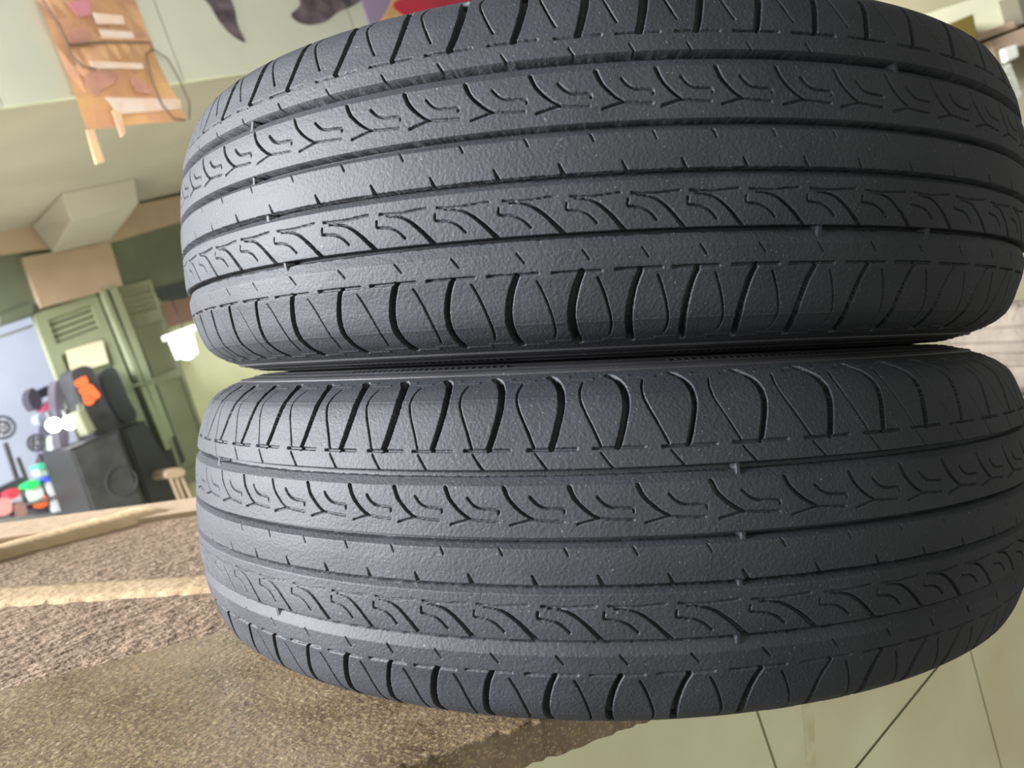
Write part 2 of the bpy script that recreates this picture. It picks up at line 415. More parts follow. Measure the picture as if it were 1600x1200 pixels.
ledge['kind'] = 'structure'
def strip(name, p0, p1, wpx, h, material, seed):
    # raised trowelled strip between two picture points, lying on the ledge
    a = on_z(*p0); b_ = on_z(*p1); d = (b_ - a).normalized(); nrm = Vector((-d.y, d.x, 0))
    w0 = (on_z(p0[0], p0[1] - wpx) - a).length; w1 = (on_z(p1[0], p1[1] - wpx) - b_).length
    rng = random.Random(seed); bm = bmesh.new(); rows = []
    n = 60
    for i in range(n + 1):
        t = i / n; c = a.lerp(b_, t); w_ = (w0 + (w1 - w0) * t) * .85
        row = []
        for k, (f_, hh) in enumerate(((0, -.01), (.06, .6), (.3, 1), (.7, 1), (.94, .6), (1, -.01))):
            j = rng.uniform(-.03, .03) * w_
            row.append(bm.verts.new(c + nrm * (w_ * f_ + (j if 0 < k < 5 else 0)) + Vector((0, 0, h * hh if hh > 0 else -.01))))
        rows.append(row)
    for i in range(n):
        for k in range(5): bm.faces.new((rows[i][k], rows[i + 1][k], rows[i + 1][k + 1], rows[i][k + 1]))
    return from_bm(name, bm, material, smooth=True)
s1 = strip('trim_1', (-330, 969), (420, 918), 30, .0016, M_STRIP, 1); s1['kind'] = 'structure'
s2 = strip('trim_2', (-270, 945), (265, 803), 15, .008, M_STRIP, 2); s2['kind'] = 'structure'
bk = fA - fd * .6; bk2 = fB + fd * .75
nn = Vector((fd.y, -fd.x, 0))
if nn.dot(CAM - fA) < 0: nn = -nn
kerb = prism_z('trim_3', [fA - fd * .6, fB + fd * .75, fB + fd * .75 + nn * .10, fA - fd * .6 + nn * .13], .004, -.12, M_SMOOTH, bevel=.002, kind='structure')

# ------------------------------------------------------------------ building frame (the shop leans against the sloping ledge)
BUP = (-(CR * 2056) + CU * 5490 - CF * 1221).normalized()
BW = (CR * 970 + CU * 636 + CF * 1221); BW = (BW - BUP * BW.dot(BUP)).normalized()
BN = BW.cross(BUP).normalized()
if BN.dot(CAM - (CAM + ray(150, 600))) < 0: BN = -BN
P0 = CAM + ray(150, 600) * 5.0
def fac(x, y, off=0.0):
    d = ray(x, y); o = P0 + BN * off
    return CAM + d * ((o - CAM).dot(BN) / d.dot(BN))
def prism_f(name, px, off, thick, material, parent=None, bevel=0, kind=None, plane=None, nrm=None):
    pl = plane or fac; nv = nrm or BN
    pts = [pl(x, y, off) for x, y in px]
    bm = bmesh.new(); fr = [bm.verts.new(p) for p in pts]; bk_ = [bm.verts.new(p - nv * thick) for p in pts]; n = len(pts)
    bm.faces.new(fr); bm.faces.new(bk_[::-1])
    for i in range(n): bm.faces.new((fr[i], bk_[i], bk_[(i + 1) % n], fr[(i + 1) % n]))
    o = from_bm(name, bm, material, parent, bevel=bevel)
    if kind: o['kind'] = kind
    return o
def on_plane(x, y, p, n):
    d = ray(x, y); return CAM + d * ((p - CAM).dot(n) / d.dot(n))

M_GREEN = mat('sage_green_paint', (.115, .13, .085), .6, .25, 3)
M_GREEN_L = mat('pale_green_paint', (.23, .25, .155), .5, .15, 4)
M_GREEN_M = mat('dull_green_paint', (.19, .20, .13), .55, .2, 4)
M_OLIVE = mat('olive_plaster', (.58, .58, .38), .8, .2, 2)
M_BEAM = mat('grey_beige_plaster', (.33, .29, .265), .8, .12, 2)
M_BROWN = mat('tan_plaster', (.36, .26, .185), .8, .15, 3)
M_DARK = mat('dark_gap', (.03, .035, .035), .7)
M_WHITE = mat('white_paint', (.44, .48, .60), .7, .14, 1.5)
M_MARB = mat('pale_marble', (.64, .66, .57), .25, .16, 1.8, coat=.2)
M_CARD = mat('tan_cardboard', (.88, .60, .34), .6, bump=.002, bscale=30, col2=(.80, .50, .36), nscale=9)
M_TAPE = mat('glossy_clear_tape', (.80, .55, .40), .15, coat=.6, col2=(.85, .72, .68), nscale=14)
M_PINK = mat('pink_print', (.60, .30, .24), .5, .3, 14)
M_TWINE = mat('dark_twine', (.12, .08, .07), .8)
M_BLACK = mat('black_vinyl', (.018, .018, .02), .5)
M_GRILLE = mat('grey_speaker_grille', (.038, .038, .042), .7, .5, 9)
M_ORANGE = mat('orange_print', (.85, .16, .05), .5)
M_METAL = mat('grey_metal', (.3, .3, .32), .35, metal=.8)
M_PRINT_K = mat('dark_hair_print', (.06, .045, .06), .5, col2=(.17, .13, .16), nscale=16)
M_PURPLE = mat('lilac_print', (.33, .25, .42), .4)
M_RED = mat('crimson_print', (.62, .03, .07), .4, .2, 6)
M_SKIN = mat('orange_print_pale', (.85, .50, .25), .5, .2, 9)
M_CREAM = mat('cream_paper', (.72, .62, .44), .6, .12, 12)
M_LAMP = mat('lamp_glass', (.9, 1, .95), .3, emit=(.75, 1, .92), estr=18)
M_LAMPW = mat('white_lamp_glass', (1, 1, 1), .3, emit=(1, 1, .98), estr=7)

# facade wall pieces (structure)
hdr = [(-150, 395), (330, 299), (330, 480), (250, 455), (155, 455), (52, 491), (-150, 555)]
prism_f('wall_back', hdr, 0, .15, M_GREEN, kind='structure')
prism_f('wall_back', [(165, 440), (520, 330), (560, 1000), (335, 860)], -.02, .15, M_OLIVE, kind='structure')
prism_f('trim_4', [(-150, 391), (330, 296), (330, 332), (170, 379), (-150, 412)], .05, .06, M_BROWN, kind='structure')
prism_f('trim_5', [(36, 402), (172, 378), (192, 446), (65, 481)], .05, .07, M_BROWN, kind='structure')
# canopy: soffit from the facade to the marble fascia
A0 = fac(150, 332, 0); hA = A0.dot(BUP)
Qf = on_plane(150, 146, A0, BUP); OFFM = (Qf - P0).dot(BN)
# the facade carries on to the right behind the tyres, up to the canopy
wq = fac(500, 600, 0) - BN * .06; wq = wq - BUP * (wq.dot(BUP) - hA)
bm = bmesh.new(); bt = fac(150, 900, 0).dot(BUP)
vs_ = [wq - BW * .9, wq + BW * 7, wq + BW * 7 - BUP * (hA - bt), wq - BW * .9 - BUP * (hA - bt)]
fr_ = [bm.verts.new(p) for p in vs_]; bk2_ = [bm.verts.new(p - BN * .15) for p in vs_]
bm.faces.new(fr_); bm.faces.new(bk2_[::-1])
for i in range(4): bm.faces.new((fr_[i], bk2_[i], bk2_[(i + 1) % 4], fr_[(i + 1) % 4]))
o = from_bm('wall_back', bm, M_OLIVE); o['kind'] = 'structure'
s0 = fac(-300, 422, 0); s1_ = fac(560, 250, 0)
def lift(p): return p - BUP * (p.dot(BUP) - hA)
bm = bmesh.new()
f0 = lift(fac(-300, 209, OFFM)); f1 = lift(fac(1140, 10, OFFM)); g0 = lift(s0); g1 = lift(s1_)
g0 = f0 - BN * (OFFM + .1); g1 = f1 - BN * (OFFM + .1)
vs = [bm.verts.new(p) for p in (f0, f1, g1, g0)] + [bm.verts.new(p + BUP * .25) for p in (f0, f1, g1, g0)]
for q in ((0, 1, 2, 3), (7, 6, 5, 4), (0, 4, 5, 1), (1, 5, 6, 2), (2, 6, 7, 3), (3, 7, 4, 0)): bm.faces.new([vs[i] for i in q])
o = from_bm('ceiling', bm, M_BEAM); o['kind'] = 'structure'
# corbel hanging under the soffit: a tapered block
bot = [fac(82, 396, .10), fac(172, 377, .10), fac(218, 318, .62), fac(113, 346, .62)]
topc = [lift(fac(48, 352, .06)), lift(fac(200, 326, .06)), lift(fac(205, 262, .8)), lift(fac(80, 268, .8))]
bm = bmesh.new(); vb = [bm.verts.new(p) for p in bot]; vt = [bm.verts.new(p) for p in topc]
bm.faces.new(vb); bm.faces.new(vt[::-1])
for i in range(4): bm.faces.new((vb[i], vt[i], vt[(i + 1) % 4], vb[(i + 1) % 4]))
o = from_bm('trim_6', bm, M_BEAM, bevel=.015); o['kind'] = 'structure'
# marble fascia in tiles
jx = [-300, 4, 288, 570, 860, 1140]
for i in range(5):
    def col(xb, g): return [(xb + g + 0.0, 167 - .14 * (xb + g)), (xb + g - 90, 167 - .14 * (xb + g) - 240)]
    a, a2 = col(jx[i], 1.0); c, c2_ = col(jx[i + 1], -1.0)
    prism_f('wall_fascia', [a, c, c2_, a2], OFFM + .03, .03, M_MARB, kind='structure')
prism_f('wall_fascia', [(-300, 202), (1140, 3), (1040, -230), (-400, -30)], OFFM - .001, .10, M_DARK, kind='structure')
OM = OFFM + .034
def blob(name, px, off, material, label=None, cat=None, parent=None, thick=.004):
    # smooth closed outline through px
    n = len(px); out = []
    for i in range(n):
        p0, p1, p2, p3 = (px[(i + k - 1) % n] for k in range(4))
        for t in (0, .25, .5, .75):
            out.append(tuple(.5 * (2 * p1[j] + (p2[j] - p0[j]) * t + (2 * p0[j] - 5 * p1[j] + 4 * p2[j] - p3[j]) * t * t + (3 * p1[j] - p0[j] - 3 * p2[j] + p3[j]) * t ** 3) for j in (0, 1)))
    o = prism_f(name, out, off, thick, material, parent)
    if label: tag(o, label, cat)
    return o
blob('printed_picture', [(312, -14), (352, -12), (366, 12), (372, 40), (384, 66), (360, 52), (344, 34), (328, 8)], OM, M_PRINT_K, 'dark plaited hair tail print on the pale marble fascia', 'picture')
blob('printed_picture', [(470, -30), (600, -34), (560, 4), (530, 18), (508, 34), (478, 38), (455, 24), (470, 6)], OM, M_PRINT_K, 'large blurred dark hair print on marble fascia above the top tyre', 'picture')
blob('printed_picture', [(566, -10), (612, -14), (600, 22), (582, 42), (572, 20)], OM + .004, M_PURPLE, 'lilac collar shape printed on fascia beside the crimson cloth', 'picture')
blob('printed_picture', [(590, -6), (640, -16), (640, 30), (600, 40), (588, 26)], OM, M_SKIN, 'pale orange patch printed between lilac and crimson shapes', 'picture')
blob('printed_picture', [(618, 2), (700, -20), (760, -14), (740, 14), (660, 28), (632, 24)], OM + .004, M_RED, 'crimson cloth printed on the fascia behind the top tyre', 'picture')

fl_ = bpy.data.lights.new('fascia_fill_light', 'AREA'); fl_.shape = 'RECTANGLE'; fl_.size = 2.2; fl_.size_y = .6; fl_.energy = 42; fl_.color = (1, .98, .88)  # added fill above the view to brighten the marble, no real fitting there
fo = bpy.data.objects.new('fascia_fill_light', fl_); COL.objects.link(fo); fo.location = fac(420, -900, OFFM + 2.4)
fo.rotation_euler = (fac(250, 60, OFFM) - fo.location).to_track_quat('-Z', 'Y').to_euler()
# taped cardboard strip hanging from the fascia
cb = fac(170, 20, OM + .02)
card = empty('cardboard_strip', cb, 'torn taped cardboard strip hanging down over the marble fascia', 'cardboard')
bm = bmesh.new(); rows = []
L_ = [(40, -60), (57, 0), (72, 30), (85, 68), (103, 112), (118, 150), (127, 178), (136, 202)]
R_ = [(205, -60), (212, 0), (218, 18), (233, 58), (243, 88), (262, 128), (276, 152), (291, 188)]
for (a, c) in zip(L_, R_):
    row = []
    for k in range(9):
        t = k / 8; x = a[0] + (c[0] - a[0]) * t; y = a[1] + (c[1] - a[1]) * t + math.sin(t * 9) * 1.2
        row.append(bm.verts.new(fac(x, y, OM + .03 + .015 * math.sin(t * 5 + a[1] * .05))))
    rows.append(row)
for i in range(len(rows) - 1):
    for k in range(8): bm.faces.new((rows[i][k], rows[i][k + 1], rows[i + 1][k + 1], rows[i + 1][k]))
r_ = bmesh.ops.solidify(bm, geom=bm.faces[:], thickness=.006)
from_bm('cardboard_sheet', bm, M_CARD, card)
def tape(px, off=.052): prism_f('tape', px, OM + off, .003, M_TAPE, card)
tape([(145, 20), (192, 24), (196, 38), (152, 37)]); tape([(155, 46), (207, 50), (210, 60), (160, 60)])
tape([(140, 95), (223, 99), (225, 108), (146, 106)]); tape([(165, 152), (282, 155), (284, 170), (186, 178)])
prism_f('printed_patch', [(105, 3), (140, -2), (142, 24), (122, 26)], OM + .05, .002, mat('rose_print', (.62, .25, .32), .5), card)
blob('printed_patch', [(138, 112), (180, 112), (178, 130), (160, 140), (150, 150), (136, 138)], OM + .05, M_PINK, parent=card, thick=.002)
blob('printed_patch', [(205, 122), (222, 126), (236, 145), (215, 143)], OM + .05, M_PINK, parent=card, thick=.002)
blob('printed_patch', [(112, 46), (132, 44), (140, 66), (110, 66)], OM + .05, M_PINK, parent=card, thick=.002)
prism_f('loose_strip', [(135, 203), (147, 202), (163, 252), (150, 256)], OM + .03, .005, M_CARD, card)
prism_f('loose_strip', [(176, 172), (190, 176), (196, 208), (190, 214)], OM + .055, .005, M_CARD, card)
def tube(name, pts, rad, material, parent=None, cyc=False, seg=8):
    cu = bpy.data.curves.new(name, 'CURVE'); cu.dimensions = '3D'; cu.bevel_depth = rad; cu.bevel_resolution = 3
    sp = cu.splines.new('POLY'); sp.points.add(len(pts) - 1); sp.use_cyclic_u = cyc
    for i, p in enumerate(pts): sp.points[i].co = (*p, 1)
    tmp = bpy.data.objects.new('tmp', cu); COL.objects.link(tmp)
    dg = bpy.context.evaluated_depsgraph_get(); me = bpy.data.meshes.new_from_object(tmp.evaluated_get(dg))
    bpy.data.objects.remove(tmp); bpy.data.curves.remove(cu); me.name = name
    return link(name, me, material, parent, True)
tube('twine', [fac(x, y, OM + .06) for x, y in ((66, 0), (80, 20), (92, 40), (104, 64), (110, 86), (130, 104), (150, 108))], .004, M_TWINE, card)
tube('twine', [fac(x, y, OM + .06) for x, y in ((110, 70), (160, 66), (236, 66), (238, 78), (228, 84), (230, 98), (238, 130), (254, 165), (272, 186), (290, 188))], .004, M_TWINE, card)
tube('twine', [fac(x, y, OM + .05) for x, y in ((238, 76), (262, 92), (280, 124), (296, 160), (296, 186))], .003, M_TWINE, card)

# ------------------------------------------------------------------ louvred doors
def louvre_door(n, outer, panel, slats, material, off, label_parts=True):
    d = empty('door_%d' % n, fac(*outer[0], off)); d['kind'] = 'structure'
    # frame = outer polygon as stiles and rails
    o4, p4 = outer, panel
    for i in range(4):
        a, b_, c, e = o4[i], o4[(i + 1) % 4], p4[(i + 1) % 4], p4[i]
        prism_f('door_frame', [a, b_, c, e], off, .05, material, d)
    return d
# left leaf
lo_ = [(52, 491), (150, 457), (262, 742), (168, 800)]
d1 = empty('door_1', fac(52, 491, .02)); d1['kind'] = 'structure'
def lerp2(a, b_, t): return (a[0] + (b_[0] - a[0]) * t, a[1] + (b_[1] - a[1]) * t)
def leaf(d, P, material, pane_mat, off, tl=.05, tp=.16, nsl=5, dark=M_DARK, w0=.17, w1=.86):
    def q(u, v): return lerp2(lerp2(P[0], P[1], u), lerp2(P[3], P[2], u), v)
    def qu(u0, v0, u1, v1): return [q(u0, v0), q(u1, v0), q(u1, v1), q(u0, v1)]
    for (u0, u1) in ((0, w0), (w1, 1)): prism_f('stile', qu(u0, 0, u1, 1), off, .05, material, d)
    for (v0, v1) in ((0, tl), (tp, tp + .06), (.46, .50), (.93, 1)): prism_f('rail', qu(w0, v0, w1, v1), off, .05, material, d)
    prism_f('louvre_backing', qu(w0, tl, w1, tp), off - .04, .01, dark, d)
    for i in range(nsl):
        v = tl + (tp - tl) * (i + .05) / nsl; v2 = tl + (tp - tl) * (i + .78) / nsl
        prism_f('louvre_slat', qu(w0, v, w1, v2), off - .012, .012, material, d)
    prism_f('door_panel', qu(w0, tp + .06, w1, .46), off - .02, .01, pane_mat, d)
    prism_f('door_panel', qu(w0, .50, w1, .93), off - .02, .01, material, d)
leaf(d1, lo_, M_GREEN_L, M_GREEN_L, .02, .05, .17, 4)
# paper notice stuck on the leaf
nt_ = prism_f('paper_notice', [(103, 548), (160, 531), (170, 567), (112, 584)], .032, .004, M_CREAM); tag(nt_, 'cream paper notice on the left louvred door', 'notice')
# narrow posts between the leaves
for i, (a, b_, c, e) in enumerate((((158, 453), (165, 451), (268, 700), (260, 704)), ((171, 449), (182, 446), (272, 680), (263, 690)))):
    o = prism_f('trim_%d' % (7 + i), [a, b_, c, e], .07, .07, M_GREEN_L, kind='structure')
prism_f('trim_9', [(150, 456), (186, 446), (290, 720), (262, 742)], .005, .02, M_DARK, kind='structure')
tube('trim_10', [fac(x, y, .12) for x, y in ((105, 643), (180, 610), (200, 604), (238, 598))], .010, M_GREEN_M)['kind'] = 'structure'
d2 = empty('door_2', fac(182, 446, .02)); d2['kind'] = 'structure'
leaf(d2, [(184, 448), (236, 436), (340, 735), (288, 760)], M_GREEN_M, M_GREEN_M, .015, .03, .15, 4, w0=.10, w1=.90)
o = prism_f('window_1', [(240, 452), (292, 438), (300, 462), (254, 470)], .02, .02, M_DARK, kind='structure')
prism_f('trim_11', [(254, 476), (300, 462), (312, 498), (262, 512)], .02, .02, mat('red_brown_paint', (.16, .085, .06), .7), kind='structure')
prism_f('trim_12', [(0, 493), (50, 474), (53, 489), (0, 508)], .03, .03, M_GREEN, kind='structure')

# ------------------------------------------------------------------ bright hanging lamp
lc = fac(291, 548, .45)
lamp = empty('hanging_lamp', lc, 'glowing white bulb lamp on the green wall left of the tyres', 'lamp')
bm = bmesh.new(); bmesh.ops.create_uvsphere(bm, u_segments=24, v_segments=14, radius=.055, matrix=Matrix.Translation(lc))
for v in bm.verts:
    h = (v.co - lc).dot(BUP)
    if h > 0: v.co = lc + (v.co - lc) * 1.0 + BUP * h * .9
from_bm('bulb', bm, M_LAMP, lamp, True)
prism_f('lamp_shade', [(263, 522), (306, 506), (309, 514), (266, 530)], .50, .10, mat('white_enamel', (.8, .85, .8), .3), lamp, bevel=.004)
prism_f('lamp_holder', [(269, 528), (301, 516), (309, 552), (283, 560)], .47, .07, mat('lit_diffuser', (.8, .95, .9), .3, emit=(.45, 1, .85), estr=.15), lamp, bevel=.004)
tube('lamp_cord', [fac(286, 515, .45), fac(276, 488, .45), fac(262, 452, .3)], .006, M_BLACK, lamp)
pl = bpy.data.lights.new('bulb_light', 'POINT'); pl.energy = 6; pl.color = (.8, 1, .9); pl.shadow_soft_size = .06
po = bpy.data.objects.new('bulb_light', pl); COL.objects.link(po); po.location = lc + BN * .12

# ------------------------------------------------------------------ loudspeakers and stool
def boxf(name, px4, off, depth, material, parent=None, bevel=.008):
    return prism_f(name, px4, off, depth, material, parent, bevel=bevel)
sp = empty('loudspeaker', fac(190, 785, .5), 'large dark floor loudspeaker cabinet below the louvred doors', 'loudspeaker')
boxf('cabinet', [(108, 701), (187, 671), (245, 835), (166, 870)], .62, .45, M_BLACK, sp, .01)
boxf('grille', [(114, 704), (183, 678), (238, 828), (170, 860)], .63, .02, M_GRILLE, sp, .003)
c0 = fac(188, 750, .64)
for (x, y, rr) in ((190, 752, .085),):
    c0 = fac(x, y, .632); tube('speaker_cone_ring', [c0 + (BW * math.cos(t) + BUP * math.sin(t)) * rr for t in np.linspace(0, 2 * math.pi, 32, endpoint=False)], .003, M_GRILLE, sp, True)
sp2 = empty('loudspeaker', fac(240, 775, .3), 'second black loudspeaker cabinet right of the grey grille one', 'loudspeaker')
boxf('cabinet', [(190, 672), (226, 656), (305, 790), (250, 835)], .35, .4, M_BLACK, sp2, .01)
boxf('grille', [(197, 674), (223, 663), (292, 785), (250, 822)], .36, .02, mat('black_grille', (.022, .026, .027), .6), sp2, .003)
bag = empty('speaker_tower', fac(150, 660, .4), 'slim grey speaker tower with a blotchy orange print', 'speaker')
def capsule(px, off, depth, material, parent, nm): return blob(nm, px, off, material, parent=parent, thick=depth)
capsule([(112, 583), (122, 574), (136, 572), (146, 580), (160, 620), (184, 668), (150, 682), (138, 655), (118, 606)], .45, .2, M_GRILLE, bag, 'tower_body')
for px in ([(117, 596), (126, 590), (134, 588), (138, 598), (130, 606), (120, 604)], [(124, 608), (140, 600), (150, 608), (157, 618), (148, 624), (130, 618)], [(130, 618), (148, 622), (144, 632), (134, 632)]):
    blob('orange_print', px, .456, M_ORANGE, parent=bag, thick=.004)
b2 = blob('backpack', [(158, 585), (166, 576), (178, 574), (188, 590), (200, 620), (214, 650), (196, 662), (178, 640), (164, 610)], .24, M_BLACK, 'dark backpack shape standing behind the orange printed tower', 'backpack', thick=.18)
st = empty('stool', fac(280, 785, .6), 'small pale topped stool beside the loudspeakers', 'stool')
blob('seat', [(260, 738), (272, 731), (288, 734), (286, 743), (264, 747)], .62, M_BROWN, parent=st, thick=.2)
for (x0, y0, x1, y1) in ((266, 746, 284, 790), (282, 742, 300, 782), (274, 744, 290, 786)):
    tube('leg', [fac(x0, y0, .58), fac(x1, y1, .58)], .012, M_BROWN, st)
cz = empty('carrying_case', fac(140, 670, .5), 'small pale green case left of the speaker tower', 'case')
boxf('case_body', [(120, 642), (133, 637), (152, 672), (137, 680)], .60, .12, M_GREEN_M, cz, .01)
tube('handle', [fac(124, 642, .57), fac(121, 634, .57), (fac(128, 631, .57)), fac(131, 639, .57)], .006, M_GREEN_L, cz)

# ------------------------------------------------------------------ bright back room at the far left
prism_f('wall_room_back', [(-420, 420), (330, 330), (330, 1000), (-420, 1100)], -1.6, .1, M_WHITE, kind='structure')
prism_f('trim_13', [(-200, 592), (50, 507), (51, 511), (-200, 596)], -.3, .03, mat('grey_pipe', (.45, .47, .5), .5), kind='structure')
rl = bpy.data.lights.new('back_room_light', 'AREA'); rl.shape = 'RECTANGLE'; rl.size = 1.5; rl.size_y = 1.5; rl.energy = 7; rl.color = (.86, .92, 1)
ro = bpy.data.objects.new('back_room_light', rl); COL.objects.link(ro); ro.location = fac(-60, 560, -.5) + BUP * 1.0
ro.rotation_euler = (fac(20, 640, -1.6) - ro.location).to_track_quat('-Z', 'Y').to_euler()

def fanthing(cx, cy, rpx, off, label, pole):
    c = fac(cx, cy, off); rr = (fac(cx + rpx, cy, off) - c).length * .8
    f_ = empty('fan', c, label, 'fan')
    for k in (1, .55): tube('cage_ring', [c + (BW * math.cos(t) + BUP * math.sin(t)) * rr * k for t in np.linspace(0, 2 * math.pi, 28, endpoint=False)], .008, M_BLACK, f_, True)
    for t in np.linspace(0, math.pi, 7)[:-1]:
        v = (BW * math.cos(t) + BUP * math.sin(t)) * rr; tube('cage_wire', [c - v, c + v], .004, M_METAL, f_)
    bm = bmesh.new(); bmesh.ops.create_uvsphere(bm, u_segments=16, v_segments=10, radius=rr * .32, matrix=Matrix.Translation(c - BN * .04)); from_bm('motor', bm, M_BLACK, f_, True)
    if pole: tube('pole', [fac(cx + 4, cy + rpx, off), fac(*pole, off)], .014, M_BLACK, f_)
    return f_
fanthing(4, 668, 24, -.2, 'black pedestal fan at the left edge before the white wall', (34, 772))
fanthing(57, 692, 17, -.1, 'small dark round fan hanging beside the white bulbs', (72, 742))
tube('trim_14', [fac(28, 715, -.2), fac(46, 762, -.2)], .012, M_BLACK)['kind'] = 'structure'

def item(name, px, off, colr, label, cat, thick=.12, rough=.4, cap=None):
    e = empty(name, fac(*px[0], off), label, cat)
    xs = [p[0] for p in px]; ys = [p[1] for p in px]
    blob(name + '_body', px, off, mat(name + '_paint', colr, rough, .15, 20), parent=e, thick=thick)
    if cap: blob('lid', cap[0], off + .01, mat(name + '_lid', cap[1], .4), parent=e, thick=thick + .02)
    return e
def rot4(cx, cy, w_, h, a=-.42):
    ca, sa = math.cos(a), math.sin(a)
    # leaning with the building: local x along (ca, sa), local y down
    return [(cx + ca * dx - sa * dy, cy + sa * dx + ca * dy) for dx, dy in ((-w_, -h), (w_, -h), (w_, h), (-w_, h))]
# shelf/counter
tb = empty('display_counter', fac(60, 800, .1), 'grey and white display counter crowded with small goods', 'counter')
prism_f('counter_front', [(-60, 812), (60, 775), (118, 742), (150, 812), (200, 900), (-60, 900)], -.14, .4, mat('pale_grey_laminate', (.42, .43, .46), .5, .3, 20), tb)
for px in ([(40, 786), (72, 778), (100, 770), (130, 757), (131, 760), (101, 774), (73, 782), (41, 790)], [(-10, 812), (40, 806), (110, 797), (111, 801), (41, 811), (-10, 818)]): prism_f('shelf_board', px, .09, .24, M_METAL, tb)
prism_f('counter_side_panel', [(114, 756), (130, 748), (160, 830), (150, 836)], .02, .06, M_WHITE, tb)
desk = prism_f('desk', [(-60, 790), (36, 745), (40, 752), (34, 762), (-60, 812)], -.05, .08, mat('dark_desk', (.03, .03, .04), .5)); tag(desk, 'dark desk edge below the pedestal fan', 'desk')
goods = [
 ('dark_coat', [(86, 604), (94, 596), (102, 640), (108, 690), (96, 700), (88, 650)], (.09, .08, .10), 'dark coat hanging beside the left edge of the louvred door', 'coat', None),
 ('hanging_shirt', [(62, 664), (78, 660), (86, 690), (82, 718), (70, 716), (62, 690)], (.16, .16, .22), 'dark bluish shirt hanging behind the small round fan', 'shirt', None),
 ('dark_basket', [(76, 714), (90, 706), (96, 730), (84, 738), (72, 732)], (.05, .045, .06), 'dark basket on the wall left of the black crate', 'basket', None),
 ('helmet', [(66, 716), (78, 712), (82, 726), (70, 730)], (.10, .05, .07), 'small dark reddish helmet above the teal lidded tub', 'helmet', None),
 ('handbag', [(44, 622), (50, 606), (62, 616), (66, 632), (54, 640)], (.03, .025, .04), 'black handbag hanging on the white wall left of the door', 'bag', None),
 ('flat_screen', [(56, 613), (82, 600), (84, 612), (60, 624)], (.02, .02, .03), 'thin black screen above the pink bag', 'screen', None),
 ('pink_bag', [(66, 636), (86, 622), (90, 630), (74, 642)], (.45, .06, .14), 'crimson pink bag under the black screen', 'bag', None),
 ('folded_cloth', [(60, 648), (86, 638), (92, 652), (66, 664)], (.30, .33, .42), 'blue grey folded cloth below the pink bag', 'cloth', None),
 ('glass_jar', [(80, 684), (96, 676), (102, 696), (84, 704)], (.45, .52, .46), 'pale glassy jar below the white bulbs', 'jar', None),
 ('black_crate', [(82, 704), (104, 694), (118, 726), (94, 732)], (.02, .02, .03), 'black crate left of the loudspeaker grille', 'crate', None),
 ('green_tub', [(60, 730), (72, 724), (76, 740), (64, 744)], (.35, .45, .40), 'small tub with teal lid above the blue lid', 'tub', ([(60, 727), (72, 722), (74, 729), (62, 734)], (.06, .42, .25))),
 ('clear_tub', [(72, 752), (96, 740), (100, 770), (80, 776)], (.62, .65, .72), 'clear tub with a bright blue lid on the counter', 'tub', ([(70, 748), (94, 735), (98, 742), (76, 753)], (.05, .09, .62))),
 ('clear_jar', [(42, 766), (62, 758), (68, 778), (50, 784)], (.55, .66, .60), 'clear jar with vivid green lid on the counter', 'jar', ([(42, 758), (58, 749), (62, 757), (46, 766)], (.02, .50, .12))),
 ('yellow_tub', [(110, 742), (122, 736), (130, 756), (120, 762)], (.85, .50, .03), 'yellow orange tub at the right end of counter', 'tub', None),
 ('toy', [(52, 790), (62, 778), (72, 774), (74, 788), (62, 794)], (.85, .14, .03), 'bright orange toy in front of the green lidded jar', 'toy', None),
 ('red_tub', [(12, 770), (28, 762), (30, 774), (18, 780)], (.5, .04, .06), 'red tub on the dark desk edge', 'tub', None),
 ('red_white_packet', [(-6, 784), (14, 778), (18, 800), (-4, 806)], (.62, .25, .24), 'pale red packet at the left edge of counter', 'packet', None),
 ('dark_tub', [(90, 756), (106, 748), (112, 766), (96, 772)], (.16, .17, .16), 'dark grey tub between blue lid and yellow tub', 'tub', None),
 ('silver_tin', [(80, 782), (96, 776), (102, 794), (86, 800)], (.60, .62, .66), 'silver tin in front of the dark grey tub', 'tin', None),
 ('brown_packet', [(22, 790), (36, 784), (42, 804), (28, 808)], (.25, .14, .12), 'brown packet left of the orange toy', 'packet', None),
 ('grey_tin', [(100, 780), (114, 772), (120, 790), (106, 797)], (.22, .22, .22), 'dull grey tin at the lower right of counter', 'tin', None),
]
for nm, px, c, lb, ct, cap in goods:
    item(nm, px, {'dark_coat': .14, 'hanging_shirt': -.5, 'dark_basket': -.3, 'helmet': -.15, 'flat_screen': -.5, 'folded_cloth': -.3}.get(nm, .08 if px[0][1] > 720 else -.02), c, lb, ct, cap=cap)
for i, (x, y, lb) in enumerate(((84, 664, 'glaring white bulb left of the door stile'), (109, 660, 'glaring white bulb overlapping the door stile'))):
    c = fac(x, y, .30); e = empty('light_bulb', c, lb, 'bulb', None)
    bm = bmesh.new(); bmesh.ops.create_uvsphere(bm, u_segments=16, v_segments=10, radius=.042, matrix=Matrix.Translation(c))
    from_bm('bulb_glass', bm, M_LAMPW, e, True)
    tube('bulb_base', [c + BUP * .03, c + BUP * .08], .016, M_METAL, e)

